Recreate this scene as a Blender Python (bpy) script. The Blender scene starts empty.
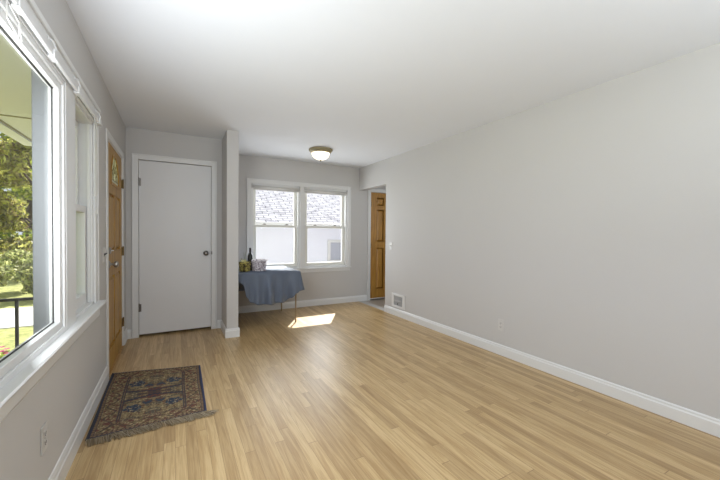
import bpy, bmesh, math, random
from mathutils import Vector, Matrix
random.seed(7)
C = bpy.context.scene.collection
S = bpy.context.scene

# ------------------------------------------------------------------ camera
CAM_H = 1.2338
yaw, pit, roll = .5028, -.0169, .0086
F = Vector((math.sin(yaw)*math.cos(pit), math.cos(yaw)*math.cos(pit), math.sin(pit)))
R = Vector((math.cos(yaw), -math.sin(yaw), 0)); U = R.cross(F)
R2 = R*math.cos(roll)+U*math.sin(roll); U2 = -R*math.sin(roll)+U*math.cos(roll)
cam = bpy.data.cameras.new('camera'); co = bpy.data.objects.new('camera', cam); C.objects.link(co)
cam.lens = 336.121/720*36; cam.sensor_width = 36; cam.clip_start = .02; cam.clip_end = 300
m = Matrix.Identity(4)
for i in range(3):
    m[i][0] = R2[i]; m[i][1] = U2[i]; m[i][2] = -F[i]
m[2][3] = CAM_H
co.matrix_world = m
S.camera = co

# ------------------------------------------------------------------ light
w = bpy.data.worlds.new('sky'); S.world = w; w.use_nodes = True
bg = w.node_tree.nodes['Background']; bg.inputs[0].default_value = (.80, .89, 1, 1); bg.inputs[1].default_value = .88
sl = bpy.data.lights.new('sun', 'SUN'); sl.energy = 10; sl.angle = .009; sl.color = (1, .97, .92)
so = bpy.data.objects.new('sun', sl); C.objects.link(so)
so.rotation_euler = Vector((-.515, -.86, -.90)).to_track_quat('-Z', 'Y').to_euler()
so.location = (5, 12, 12)
def area(name, loc, d, sx, sy, e, col=(1, 1, 1)):
    l = bpy.data.lights.new(name, 'AREA'); l.shape = 'RECTANGLE'; l.size = sx; l.size_y = sy; l.energy = e; l.color = col
    o = bpy.data.objects.new(name, l); C.objects.link(o); o.location = loc
    o.rotation_euler = Vector(d).to_track_quat('-Z', 'Y').to_euler(); return o
area('rear_fill', (1.3, -2.0, 1.45), (0.02, 1, .02), 2.8, 1.7, 9, (.90, .95, 1))  # added fill standing in for a rear window; the wall behind is solid
area('picture_window_daylight', (-.405, 1.35, 1.36), (1, .40, .10), 1.2, 1.0, 38, (.90, .95, 1))
area('rear_bounce_fill', (1.2, -.9, 1.70), (-.02, .25, 1), 2.2, 1.3, 58, (.85, .93, 1))  # added upward fill that bounces off the ceiling; no lamp stands here
area('back_window_daylight', (1.86, 5.66, 1.35), (0, -1, -.12), 1.5, 1.15, 34, (.90, .95, 1))
area('passage_fill', (3.9, 3.5, 1.7), (-.1, 1, -.1), .6, 1.0, 7, (.93, .97, 1))  # added fill to brighten the side door; no window is built in the passage
S.view_settings.view_transform = 'Standard'; S.view_settings.look = 'None'
S.view_settings.exposure = 0.12; S.view_settings.gamma = 1; S.view_settings.use_curve_mapping = False
try:
    S.cycles.use_denoising = True; S.cycles.max_bounces = 10; S.cycles.diffuse_bounces = 6
    S.cycles.transparent_max_bounces = 16; S.cycles.sample_clamp_indirect = 6
    S.cycles.caustics_reflective = False; S.cycles.caustics_refractive = False
except Exception: pass

# ------------------------------------------------------------------ materials
def lin(c):
    return tuple(((x/255)/12.92 if x/255 <= .04045 else ((x/255+.055)/1.055)**2.4) for x in c)+(1,)
def newmat(name):
    mt = bpy.data.materials.new(name); mt.use_nodes = True
    nt = mt.node_tree; return mt, nt, nt.nodes['Principled BSDF']
def N(nt, t, **kw):
    n = nt.nodes.new(t)
    for k, v in kw.items(): setattr(n, k, v)
    return n
def simple(name, col, rough=.5, metal=0, noise=.04, nscale=30, bump=0, bscale=200, emit=None):
    mt, nt, p = newmat(name); L = nt.links
    p.inputs['Roughness'].default_value = rough; p.inputs['Metallic'].default_value = metal
    tc = N(nt, 'ShaderNodeTexCoord'); no = N(nt, 'ShaderNodeTexNoise'); no.inputs['Scale'].default_value = nscale
    no.inputs['Detail'].default_value = 4
    L.new(tc.outputs['Object'], no.inputs['Vector'])
    mx = N(nt, 'ShaderNodeMixRGB'); c = lin(col)
    mx.inputs[1].default_value = tuple(x*(1-noise) for x in c[:3])+(1,); mx.inputs[2].default_value = tuple(min(1, x*(1+noise)) for x in c[:3])+(1,)
    L.new(no.outputs['Fac'], mx.inputs[0]); L.new(mx.outputs[0], p.inputs['Base Color'])
    if bump:
        n2 = N(nt, 'ShaderNodeTexNoise'); n2.inputs['Scale'].default_value = bscale; L.new(tc.outputs['Object'], n2.inputs['Vector'])
        b = N(nt, 'ShaderNodeBump'); b.inputs['Strength'].default_value = bump; b.inputs['Distance'].default_value = .002
        L.new(n2.outputs['Fac'], b.inputs['Height']); L.new(b.outputs[0], p.inputs['Normal'])
    if emit:
        p.inputs['Emission Color'].default_value = lin(emit[0]); p.inputs['Emission Strength'].default_value = emit[1]
    return mt
M = {}
M['wall'] = simple('wall_paint', (194, 192, 190), .75, noise=.012, nscale=3, bump=.25, bscale=260)
M['ceiling'] = simple('ceiling_paint', (225, 228, 233), .85, noise=.012, nscale=4, bump=.3, bscale=150)
M['trim'] = simple('white_trim', (217, 217, 216), .35, noise=.01)
M['sash'] = simple('vinyl_sash', (222, 221, 214), .4, noise=.01)
M['doorwhite'] = simple('white_door_paint', (213, 213, 214), .42, noise=.015, nscale=6)
M['shade'] = simple('roller_shade_vinyl', (196, 194, 190), .6, noise=.03)
M['plastic'] = simple('ivory_plastic', (200, 198, 195), .4, noise=.01)
M['dark'] = simple('dark_slot', (40, 38, 36), .7)
M['chrome'] = simple('brushed_nickel', (170, 168, 165), .28, 1, noise=.05)
M['darkmetal'] = simple('aged_pewter', (120, 116, 112), .3, 1, noise=.08)
M['brass'] = simple('antique_brass', (118, 98, 62), .35, 1, noise=.12)
M['bronze'] = simple('bronze', (150, 140, 110), .5, .3, noise=.12)
M['blackmetal'] = simple('black_iron', (28, 27, 26), .5, .2)
M['tan_metal'] = simple('tan_enamel', (150, 132, 104), .4, .4)
M['soffit'] = simple('soffit_paint', (236, 236, 246), .7, noise=.03, nscale=5)
M['soffit_line'] = simple('soffit_batten', (176, 168, 148), .7)
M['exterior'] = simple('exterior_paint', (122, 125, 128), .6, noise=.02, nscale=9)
M['concrete'] = simple('concrete', (222, 220, 216), .9, noise=.12, nscale=14, bump=.4, bscale=60)
M['bark'] = simple('bark', (84, 70, 56), .9, noise=.3, nscale=20)
M['vinylfloor'] = simple('grey_vinyl', (168, 160, 150), .35, noise=.2, nscale=22)
M['siding'] = simple('white_siding', (232, 234, 244), .6, noise=.015, nscale=4)
M['neighbor_pane'] = simple('grey_pane', (176, 178, 188), .3, noise=.05)
def weave_mat(name, cols, scale):
    mt, nt, p = newmat(name); L = nt.links; tc = N(nt, 'ShaderNodeTexCoord'); no = N(nt, 'ShaderNodeTexNoise'); no.inputs['Scale'].default_value = scale; no.inputs['Detail'].default_value = 2
    L.new(tc.outputs['Object'], no.inputs['Vector']); r = N(nt, 'ShaderNodeValToRGB'); e = r.color_ramp.elements
    e[0].position = .38; e[0].color = lin(cols[0]); e[1].position = .62; e[1].color = lin(cols[-1])
    if len(cols) > 2: q = e.new(.5); q.color = lin(cols[1])
    L.new(no.outputs['Fac'], r.inputs[0]); L.new(r.outputs[0], p.inputs['Base Color']); p.inputs['Roughness'].default_value = .6; return mt
M['glassgreen'] = weave_mat('olive_wicker', [(58, 48, 26), (128, 114, 56), (196, 182, 104)], 32)
M['wicker'] = weave_mat('white_wicker', [(112, 98, 104), (204, 194, 200), (244, 240, 242)], 62)
M['bottle'] = simple('dark_bottle_glass', (34, 36, 30), .12, noise=.1)
M['foil'] = simple('bottle_foil', (58, 46, 44), .4, .3)
M['card'] = simple('cream_card', (236, 226, 170), .6)
M['green'] = simple('sprig_green', (110, 122, 52), .6, noise=.3)
M['magenta'] = simple('magenta_petal', (190, 30, 120), .5, noise=.2)

def wood(name, c1, c2, rough, scale=(14, 14, 1.2)):
    mt, nt, p = newmat(name); L = nt.links
    tc = N(nt, 'ShaderNodeTexCoord'); mp = N(nt, 'ShaderNodeMapping'); mp.inputs['Scale'].default_value = scale
    L.new(tc.outputs['Object'], mp.inputs['Vector'])
    a = N(nt, 'ShaderNodeTexNoise'); a.inputs['Scale'].default_value = 2.2; a.inputs['Detail'].default_value = 9; a.inputs['Distortion'].default_value = 1.1
    L.new(mp.outputs[0], a.inputs['Vector'])
    r = N(nt, 'ShaderNodeValToRGB'); r.color_ramp.elements[0].position = .34; r.color_ramp.elements[1].position = .66
    r.color_ramp.elements[0].color = lin(c1); r.color_ramp.elements[1].color = lin(c2)
    L.new(a.outputs['Fac'], r.inputs[0]); L.new(r.outputs[0], p.inputs['Base Color'])
    p.inputs['Roughness'].default_value = rough
    return mt
M['oakdoor'] = wood('golden_oak_door', (146, 106, 36), (184, 142, 58), .45)
M['oakdoor2'] = wood('golden_pine_door', (152, 106, 40), (186, 138, 62), .4)
M['oaksill'] = wood('oak_threshold', (150, 112, 62), (186, 148, 92), .4)

def floor_mat():
    mt, nt, p = newmat('oak_strip_floor'); L = nt.links
    tc = N(nt, 'ShaderNodeTexCoord'); sx = N(nt, 'ShaderNodeSeparateXYZ'); L.new(tc.outputs['Object'], sx.inputs[0])
    def mth(op, a, b=None, c=None):
        n = N(nt, 'ShaderNodeMath', operation=op)
        for i, v in enumerate((a, b, c)):
            if v is None: continue
            if isinstance(v, (int, float)): n.inputs[i].default_value = v
            else: L.new(v, n.inputs[i])
        return n.outputs[0]
    W = .0572
    xs = mth('DIVIDE', sx.outputs['X'], W); xi = mth('FLOOR', xs); xf = mth('FRACT', xs)
    wn = N(nt, 'ShaderNodeTexWhiteNoise', noise_dimensions='1D'); L.new(xi, wn.inputs['W'])
    off = mth('MULTIPLY', wn.outputs['Value'], 7.3)
    ys = mth('ADD', mth('DIVIDE', sx.outputs['Y'], 1.25), off)
    # warp the lengths so the boards are unequal
    ys = mth('ADD', ys, mth('MULTIPLY', mth('SINE', mth('MULTIPLY', ys, 2.1)), .3))
    yi = mth('FLOOR', ys); yf = mth('FRACT', ys)
    cb = N(nt, 'ShaderNodeCombineXYZ'); L.new(xi, cb.inputs[0]); L.new(yi, cb.inputs[1])
    w2 = N(nt, 'ShaderNodeTexWhiteNoise', noise_dimensions='3D'); L.new(cb.outputs[0], w2.inputs['Vector'])
    # grain, shifted per board
    gv = N(nt, 'ShaderNodeCombineXYZ')
    L.new(mth('ADD', mth('MULTIPLY', sx.outputs['X'], 30), mth('MULTIPLY', w2.outputs['Value'], 50)), gv.inputs[0])
    L.new(mth('MULTIPLY', sx.outputs['Y'], 1.6), gv.inputs[1]); L.new(mth('MULTIPLY', w2.outputs['Value'], 31), gv.inputs[2])
    g = N(nt, 'ShaderNodeTexNoise'); g.inputs['Scale'].default_value = 1.0; g.inputs['Detail'].default_value = 6; g.inputs['Distortion'].default_value = 1.6
    L.new(gv.outputs[0], g.inputs['Vector'])
    gv2 = N(nt, 'ShaderNodeCombineXYZ')
    L.new(mth('MULTIPLY', sx.outputs['X'], 260), gv2.inputs[0]); L.new(mth('MULTIPLY', sx.outputs['Y'], 7), gv2.inputs[1]); L.new(xi, gv2.inputs[2])
    g2 = N(nt, 'ShaderNodeTexNoise'); g2.inputs['Scale'].default_value = 1.0; g2.inputs['Detail'].default_value = 3
    L.new(gv2.outputs[0], g2.inputs['Vector'])
    ramp = N(nt, 'ShaderNodeValToRGB'); e = ramp.color_ramp.elements
    e[0].position = 0; e[0].color = lin((176, 149, 108)); e[1].position = 1; e[1].color = lin((206, 180, 136))
    q = e.new(.5); q.color = lin((195, 168, 124))
    L.new(w2.outputs['Value'], ramp.inputs[0])
    gr = N(nt, 'ShaderNodeValToRGB'); gr.color_ramp.elements[0].position = .36; gr.color_ramp.elements[1].position = .6
    gr.color_ramp.elements[0].color = (.70, .62, .52, 1); gr.color_ramp.elements[1].color = (1, 1, 1, 1)
    L.new(g.outputs['Fac'], gr.inputs[0])
    m1 = N(nt, 'ShaderNodeMixRGB', blend_type='MULTIPLY'); m1.inputs[0].default_value = .8
    L.new(ramp.outputs[0], m1.inputs[1]); L.new(gr.outputs[0], m1.inputs[2])
    g3 = N(nt, 'ShaderNodeValToRGB'); g3.color_ramp.elements[0].position = .3; g3.color_ramp.elements[1].position = .55
    g3.color_ramp.elements[0].color = (.80, .74, .66, 1); g3.color_ramp.elements[1].color = (1, 1, 1, 1); L.new(g2.outputs['Fac'], g3.inputs[0])
    m2 = N(nt, 'ShaderNodeMixRGB', blend_type='MULTIPLY'); m2.inputs[0].default_value = .85
    L.new(m1.outputs[0], m2.inputs[1]); L.new(g3.outputs[0], m2.inputs[2])
    gx = mth('LESS_THAN', mth('ABSOLUTE', mth('SUBTRACT', xf, .5)), .487)
    gy = mth('LESS_THAN', mth('ABSOLUTE', mth('SUBTRACT', yf, .5)), .4985)
    gap = mth('MULTIPLY', gx, gy)
    m3 = N(nt, 'ShaderNodeMixRGB', blend_type='MIX'); m3.inputs[1].default_value = lin((136, 108, 72)); L.new(gap, m3.inputs[0]); L.new(m2.outputs[0], m3.inputs[2])
    L.new(m3.outputs[0], p.inputs['Base Color'])
    rr = mth('ADD', .31, mth('MULTIPLY', g2.outputs['Fac'], .12)); L.new(rr, p.inputs['Roughness'])
    b = N(nt, 'ShaderNodeBump'); b.inputs['Strength'].default_value = .25; b.inputs['Distance'].default_value = .0012
    L.new(mth('ADD', gap, mth('MULTIPLY', g2.outputs['Fac'], .15)), b.inputs['Height']); L.new(b.outputs[0], p.inputs['Normal'])
    return mt
M['floor'] = floor_mat()

def glass_mat(name='window_glass', tint=(1, 1, 1)):
    mt, nt, p = newmat(name); nt.nodes.remove(p); out = nt.nodes['Material Output']
    t = N(nt, 'ShaderNodeBsdfTransparent'); t.inputs[0].default_value = (*tint, 1)
    g = N(nt, 'ShaderNodeBsdfGlossy'); g.inputs['Roughness'].default_value = .03
    f = N(nt, 'ShaderNodeLayerWeight'); f.inputs['Blend'].default_value = .5
    pw_ = N(nt, 'ShaderNodeMath', operation='POWER'); pw_.inputs[1].default_value = 5; nt.links.new(f.outputs['Facing'], pw_.inputs[0])
    ml = N(nt, 'ShaderNodeMath', operation='MULTIPLY_ADD'); ml.inputs[1].default_value = .35; ml.inputs[2].default_value = .02; nt.links.new(pw_.outputs[0], ml.inputs[0])
    mx = N(nt, 'ShaderNodeMixShader'); nt.links.new(ml.outputs[0], mx.inputs[0]); nt.links.new(t.outputs[0], mx.inputs[1]); nt.links.new(g.outputs[0], mx.inputs[2])
    nt.links.new(mx.outputs[0], out.inputs[0]); return mt
M['glass'] = glass_mat()
def leaded():
    mt, nt, p = newmat('textured_leaded_glass'); nt.nodes.remove(p); out = nt.nodes['Material Output']
    t = N(nt, 'ShaderNodeBsdfTransparent'); t.inputs[0].default_value = (1, .97, .85, 1)
    d = N(nt, 'ShaderNodeBsdfTranslucent'); d.inputs[0].default_value = (.95, .93, .85, 1)
    d2 = N(nt, 'ShaderNodeBsdfGlossy'); d2.inputs['Roughness'].default_value = .2
    tc = N(nt, 'ShaderNodeTexCoord'); no = N(nt, 'ShaderNodeTexNoise'); no.inputs['Scale'].default_value = 18
    nt.links.new(tc.outputs['Object'], no.inputs['Vector'])
    mr = N(nt, 'ShaderNodeMapRange'); mr.inputs[3].default_value = .8; nt.links.new(no.outputs['Fac'], mr.inputs[0])
    mx = N(nt, 'ShaderNodeMixShader'); nt.links.new(mr.outputs[0], mx.inputs[0]); nt.links.new(t.outputs[0], mx.inputs[1]); nt.links.new(d.outputs[0], mx.inputs[2])
    m2 = N(nt, 'ShaderNodeMixShader'); m2.inputs[0].default_value = .3; nt.links.new(mx.outputs[0], m2.inputs[1]); nt.links.new(d2.outputs[0], m2.inputs[2])
    nt.links.new(m2.outputs[0], out.inputs[0]); return mt
M['leaded'] = leaded()
M['dome'] = simple('frosted_dome', (250, 244, 226), .4, noise=.03, emit=((255, 240, 212), 1.5))

def cloth_mat():
    mt, nt, p = newmat('slate_blue_cloth'); L = nt.links
    tc = N(nt, 'ShaderNodeTexCoord'); wv = N(nt, 'ShaderNodeTexNoise'); wv.inputs['Scale'].default_value = 400; L.new(tc.outputs['Object'], wv.inputs['Vector'])
    mx = N(nt, 'ShaderNodeMixRGB'); mx.inputs[1].default_value = lin((92, 103, 122)); mx.inputs[2].default_value = lin((118, 129, 147)); L.new(wv.outputs['Fac'], mx.inputs[0])
    L.new(mx.outputs[0], p.inputs['Base Color']); p.inputs['Roughness'].default_value = .5
    p.inputs['Sheen Weight'].default_value = .35
    t = N(nt, 'ShaderNodeBsdfTranslucent'); L.new(mx.outputs[0], t.inputs[0]); ms = N(nt, 'ShaderNodeMixShader'); ms.inputs[0].default_value = .25
    L.new(p.outputs[0], ms.inputs[1]); L.new(t.outputs[0], ms.inputs[2]); L.new(ms.outputs[0], nt.nodes['Material Output'].inputs[0])
    return mt
M['cloth'] = cloth_mat()
def leaf_mat(name, cols):
    mt, nt, p = newmat(name); L = nt.links; out = nt.nodes['Material Output']
    g = N(nt, 'ShaderNodeNewGeometry'); r = N(nt, 'ShaderNodeValToRGB'); e = r.color_ramp.elements
    e[0].color = lin(cols[0]); e[1].color = lin(cols[-1])
    for i, c in enumerate(cols[1:-1]): q = e.new((i+1)/(len(cols)-1)); q.color = lin(c)
    L.new(g.outputs['Random Per Island'], r.inputs[0]); L.new(r.outputs[0], p.inputs['Base Color']); p.inputs['Roughness'].default_value = .5
    t = N(nt, 'ShaderNodeBsdfTranslucent'); L.new(r.outputs[0], t.inputs[0]); mx = N(nt, 'ShaderNodeMixShader'); mx.inputs[0].default_value = .6
    L.new(p.outputs[0], mx.inputs[1]); L.new(t.outputs[0], mx.inputs[2]); L.new(mx.outputs[0], out.inputs[0]); return mt
M['leaf1'] = leaf_mat('tree_leaves', [(96, 118, 44), (150, 170, 62), (206, 212, 92), (90, 98, 58), (236, 234, 150)])
M['leaf2'] = leaf_mat('reddish_leaves', [(122, 128, 62), (164, 150, 104), (212, 218, 96), (112, 96, 74), (236, 236, 140), (84, 92, 50)])
M['leaf3'] = leaf_mat('shrub_leaves', [(136, 148, 88), (196, 204, 140), (226, 228, 150), (160, 158, 124), (116, 130, 66), (214, 212, 170)])
def grass_mat():
    mt, nt, p = newmat('lawn_grass'); L = nt.links
    tc = N(nt, 'ShaderNodeTexCoord'); a = N(nt, 'ShaderNodeTexNoise'); a.inputs['Scale'].default_value = 9; a.inputs['Detail'].default_value = 12; a.inputs['Roughness'].default_value = .75
    L.new(tc.outputs['Object'], a.inputs['Vector']); r = N(nt, 'ShaderNodeValToRGB'); e = r.color_ramp.elements
    e[0].position = .36; e[0].color = lin((104, 116, 50)); e[1].position = .66; e[1].color = lin((198, 196, 124)); L.new(a.outputs['Fac'], r.inputs[0])
    L.new(r.outputs[0], p.inputs['Base Color']); p.inputs['Roughness'].default_value = .9; return mt
M['grass'] = grass_mat()
def shingle_mat():
    mt, nt, p = newmat('asphalt_shingles'); L = nt.links
    tc = N(nt, 'ShaderNodeTexCoord'); br = N(nt, 'ShaderNodeTexBrick')
    br.inputs['Scale'].default_value = 1; br.inputs['Brick Width'].default_value = .30; br.inputs['Row Height'].default_value = .118; br.inputs['Mortar Size'].default_value = .013
    br.inputs['Color1'].default_value = lin((196, 195, 200)); br.inputs['Color2'].default_value = lin((196, 195, 201)); br.inputs['Mortar'].default_value = lin((108, 108, 116))
    mp = N(nt, 'ShaderNodeMapping'); L.new(tc.outputs['Object'], mp.inputs['Vector'])
    n = N(nt, 'ShaderNodeTexNoise'); n.inputs['Scale'].default_value = 5; n.inputs['Detail'].default_value = 5; L.new(tc.outputs['Object'], n.inputs['Vector'])
    va = N(nt, 'ShaderNodeVectorMath', operation='SCALE'); va.inputs['Scale'].default_value = .06; L.new(n.outputs['Color'], va.inputs[0])
    vb = N(nt, 'ShaderNodeVectorMath', operation='ADD'); L.new(mp.outputs[0], vb.inputs[0]); L.new(va.outputs[0], vb.inputs[1]); L.new(vb.outputs[0], br.inputs['Vector'])
    r = N(nt, 'ShaderNodeValToRGB'); r.color_ramp.elements[0].position = .35; r.color_ramp.elements[0].color = (.5, .5, .54, 1); r.color_ramp.elements[1].position = .6; L.new(n.outputs['Fac'], r.inputs[0])  # darker patches put the dappled tree shadow into the roof colour
    mx = N(nt, 'ShaderNodeMixRGB', blend_type='MULTIPLY'); mx.inputs[0].default_value = .8; L.new(br.outputs['Color'], mx.inputs[1]); L.new(r.outputs[0], mx.inputs[2])
    L.new(mx.outputs[0], p.inputs['Base Color']); p.inputs['Roughness'].default_value = .9; return mt
M['shingle'] = shingle_mat()
def rug_mat():
    mt, nt, p = newmat('rug_pile'); L = nt.links
    a = N(nt, 'ShaderNodeVertexColor'); a.layer_name = 'pattern'; tc = N(nt, 'ShaderNodeTexCoord')
    n = N(nt, 'ShaderNodeTexNoise'); n.inputs['Scale'].default_value = 350; L.new(tc.outputs['Object'], n.inputs['Vector'])
    r = N(nt, 'ShaderNodeValToRGB'); r.color_ramp.elements[0].color = (.72, .72, .72, 1); L.new(n.outputs['Fac'], r.inputs[0])
    mx = N(nt, 'ShaderNodeMixRGB', blend_type='MULTIPLY'); mx.inputs[0].default_value = .8; L.new(a.outputs[0], mx.inputs[1]); L.new(r.outputs[0], mx.inputs[2])
    L.new(mx.outputs[0], p.inputs['Base Color']); p.inputs['Roughness'].default_value = .95
    b = N(nt, 'ShaderNodeBump'); b.inputs['Strength'].default_value = .5; b.inputs['Distance'].default_value = .003; L.new(n.outputs['Fac'], b.inputs['Height']); L.new(b.outputs[0], p.inputs['Normal'])
    return mt
M['rug'] = rug_mat()
M['fringe'] = leaf_mat('wool_fringe', [(150, 132, 106), (206, 190, 162), (178, 162, 134), (224, 212, 188), (124, 108, 88), (196, 180, 152)])
M['navy'] = simple('navy_binding', (52, 58, 92), .9, noise=.25, nscale=80)

# ------------------------------------------------------------------ helpers
ORG = {}
def box(bm, x0, x1, y0, y1, z0, z1):
    v = [bm.verts.new((x, y, z)) for x in (x0, x1) for y in (y0, y1) for z in (z0, z1)]
    for f in ((0, 1, 3, 2), (4, 6, 7, 5), (0, 4, 5, 1), (2, 3, 7, 6), (0, 2, 6, 4), (1, 5, 7, 3)):
        bm.faces.new([v[i] for i in f])
def BX(*a):
    bm = bmesh.new()
    for b in a: box(bm, *b)
    return bm
def tube(bm, pts, r, seg=10, caps=True):
    pts = [Vector(p) for p in pts]; rings = []
    rr = r if isinstance(r, (list, tuple)) else [r]*len(pts)
    up = None
    for i, p in enumerate(pts):
        d = (pts[min(i+1, len(pts)-1)]-pts[max(i-1, 0)]).normalized()
        if up is None: up = Vector((0, 0, 1)) if abs(d.z) < .9 else Vector((1, 0, 0))
        a = d.cross(up).normalized(); b = a.cross(d).normalized(); up = b
        rings.append([bm.verts.new(p+(a*math.cos(2*math.pi*k/seg)+b*math.sin(2*math.pi*k/seg))*rr[i]) for k in range(seg)])
    for i in range(len(rings)-1):
        for k in range(seg):
            bm.faces.new((rings[i][k], rings[i][(k+1) % seg], rings[i+1][(k+1) % seg], rings[i+1][k]))
    if caps:
        bm.faces.new(list(reversed(rings[0]))); bm.faces.new(rings[-1])
def lathe(bm, prof, c, axis='Z', seg=32, ux=None):
    c = Vector(c); rings = []
    for (r, h) in prof:
        ring = []
        for k in range(seg):
            a = 2*math.pi*k/seg; x, y = r*math.cos(a), r*math.sin(a)
            v = {'Z': (x, y, h), 'X': (h, x, y), 'Y': (x, h, y)}[axis]
            ring.append(bm.verts.new(c+Vector(v)))
        rings.append(ring)
    for i in range(len(rings)-1):
        for k in range(seg):
            bm.faces.new((rings[i][k], rings[i][(k+1) % seg], rings[i+1][(k+1) % seg], rings[i+1][k]))
    bm.faces.new(rings[0]); bm.faces.new(rings[-1])
def prof(bm, pts, p0, p1, out):
    """extrude a profile of (distance out from wall, z) from p0 to p1 (both (x, y)); out = (ox, oy) unit away from the wall"""
    a = [bm.verts.new((p0[0]+out[0]*d, p0[1]+out[1]*d, z)) for d, z in pts]
    b = [bm.verts.new((p1[0]+out[0]*d, p1[1]+out[1]*d, z)) for d, z in pts]
    n = len(pts)
    for i in range(n): bm.faces.new((a[i], a[(i+1) % n], b[(i+1) % n], b[i]))
    bm.faces.new(a); bm.faces.new(b[::-1])
def empty(name, loc, label, cat=None, group=None, kind=None):
    o = bpy.data.objects.new(name, None); C.objects.link(o); o.location = loc; o.empty_display_size = .1
    ORG[o.name] = Vector(loc); return tag(o, label, cat, group, kind)
def tag(o, label=None, cat=None, group=None, kind=None):
    if label: o['label'] = label
    if cat: o['category'] = cat
    if group: o['group'] = group
    if kind: o['kind'] = kind
    return o
def obj(name, bm, mat, parent=None, bevel=0, smooth=False, label=None):
    bmesh.ops.recalc_face_normals(bm, faces=bm.faces)
    if parent is not None: org = ORG[parent.name]
    else:
        xs = [v.co for v in bm.verts]
        org = Vector(((min(v.x for v in xs)+max(v.x for v in xs))/2, (min(v.y for v in xs)+max(v.y for v in xs))/2, min(v.z for v in xs)))
    if name in ('floor', 'lawn'): org = Vector((0, 0, 0))
    for v in bm.verts: v.co -= org
    me = bpy.data.meshes.new(name); bm.to_mesh(me); bm.free()
    o = bpy.data.objects.new(name, me); C.objects.link(o)
    me.materials.append(M[mat] if isinstance(mat, str) else mat)
    if smooth:
        for p in me.polygons: p.use_smooth = True
    if parent is None: o.location = org
    else: o.parent = parent
    ORG[o.name] = org
    if bevel:
        b = o.modifiers.new('bevel', 'BEVEL'); b.width = bevel; b.segments = 2; b.limit_method = 'ANGLE'; b.angle_limit = .6
    if label: o['label'] = label
    return o
def struct(name, bm, mat, label, bevel=0):
    return tag(obj(name, bm, mat, None, bevel), label, name.split('_')[0] if '_' in name else name, None, 'structure')
def copy_tree(o, delta, parent=None):
    c = o.copy(); C.objects.link(c); c.parent = parent
    if parent is None: c.location = o.location+Vector(delta)
    ORG[c.name] = ORG[o.name] + (Vector(delta))
    for ch in list(o.children):
        if ch.name != c.name: copy_tree(ch, delta, c)
    return c
def wallmesh(axis, a, b, s0, s1, z0, z1, holes):
    """wall slab between planes a and b on axis, spanning s0..s1 and z0..z1, with rectangular holes (s0,s1,z0,z1), as one watertight grid"""
    ss = sorted({s0, s1, *[h[0] for h in holes], *[h[1] for h in holes]}); zz = sorted({z0, z1, *[h[2] for h in holes], *[h[3] for h in holes]})
    bm = bmesh.new(); V = {}
    def vt(k, s, z):
        key = (k, round(s, 5), round(z, 5))
        if key not in V:
            q = (a, b)[k]; V[key] = bm.verts.new((q, s, z) if axis == 'X' else (s, q, z))
        return V[key]
    def solid(i, j):
        if i < 0 or j < 0 or i >= len(ss)-1 or j >= len(zz)-1: return False
        cs, cz = (ss[i]+ss[i+1])/2, (zz[j]+zz[j+1])/2
        return not any(h[0] < cs < h[1] and h[2] < cz < h[3] for h in holes)
    for i in range(len(ss)-1):
        for j in range(len(zz)-1):
            if not solid(i, j): continue
            A, B, c, d = ss[i], ss[i+1], zz[j], zz[j+1]
            for k in (0, 1): bm.faces.new((vt(k, A, c), vt(k, B, c), vt(k, B, d), vt(k, A, d)))
            for (di, dj, e) in ((-1, 0, ((A, c), (A, d))), (1, 0, ((B, c), (B, d))), (0, -1, ((A, c), (B, c))), (0, 1, ((A, d), (B, d)))):
                if not solid(i+di, j+dj):
                    (p, q), (r_, s_) = e; bm.faces.new((vt(0, p, q), vt(0, r_, s_), vt(1, r_, s_), vt(1, p, q)))
    return bm

# ------------------------------------------------------------------ room
XL, XR, YB, YC, H = -.498, 2.953, 5.421, 4.688, 2.44
YR = -2.15
XH = 4.35
SX0, SX1, SY = .53, .66, 4.205
PW = (-.35, 2.20, .735, 1.985)        # picture window opening
DW = (2.385, 2.93, .735, 1.985)       # flanking double hung
PWH = (PW[0], PW[1], .69, 2.05); DWH = (DW[0], DW[1], .69, 2.05)
FD = (3.49, 4.385, 0, 2.025)          # front door
BW = (1.04, 2.71, .655, 2.02)        # back twin window
CD = (-.375, .405, 0, 2.085)          # closet door
BD = (3.20, 4.06, 0, 2.03)            # side door
struct('floor', BX((XL, XR+.0, YR, YB+.0, -.06, 0)), 'floor', 'honey oak strip floor running the length of the room')
struct('floor_hall', BX((XR, XH, 3.2, YB, -.06, -.001)), 'vinylfloor', 'grey sheet floor beyond the opening')
struct('ceiling', BX((XL-.15, XH+.12, YR-.15, YB+.15, H, H+.12)), 'ceiling', 'smooth white ceiling over the whole room')
struct('wall_left', wallmesh('X', XL-.098, XL, YR-.15, YB+.15, -.06, H, [PWH, DWH, FD]), 'wall', 'light grey wall with the front windows and oak front door')
struct('wall_back', wallmesh('Y', YB, YB+.15, XL, XH+.12, -.06, H, [BW, BD]), 'wall', 'light grey far wall holding the twin window')
struct('wall_right', wallmesh('X', XR, XR+.12, YR, YB, -.06, H, [(4.52, YB, 0, 2.04)]), 'wall', 'long blank light grey wall on the right')
struct('wall_rear', BX((XL, XR+.12, YR-.12, YR, -.06, H)), 'wall', 'light grey wall behind the viewer')
struct('wall_closet', wallmesh('Y', YC, YC+.10, XL, SX0, 0, H, [CD]), 'wall', 'light grey closet wall holding the white door')
struct('wall_stub', BX((SX0, SX1, SY, YB, 0, H)), 'wall', 'narrow projecting wall between closet and dining corner')
struct('wall_hall', BX((XH, XH+.12, 3.1, YB, -.06, H), (XR+.12, XH, 3.08, 3.2, -.06, H)), 'wall', 'light grey walls of the passage beyond the opening')
struct('foundation', BX((XL-.14, XH+.1, YR-.1, YB+.14, -.6, -.07)), 'concrete', 'concrete foundation under the house')
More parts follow.
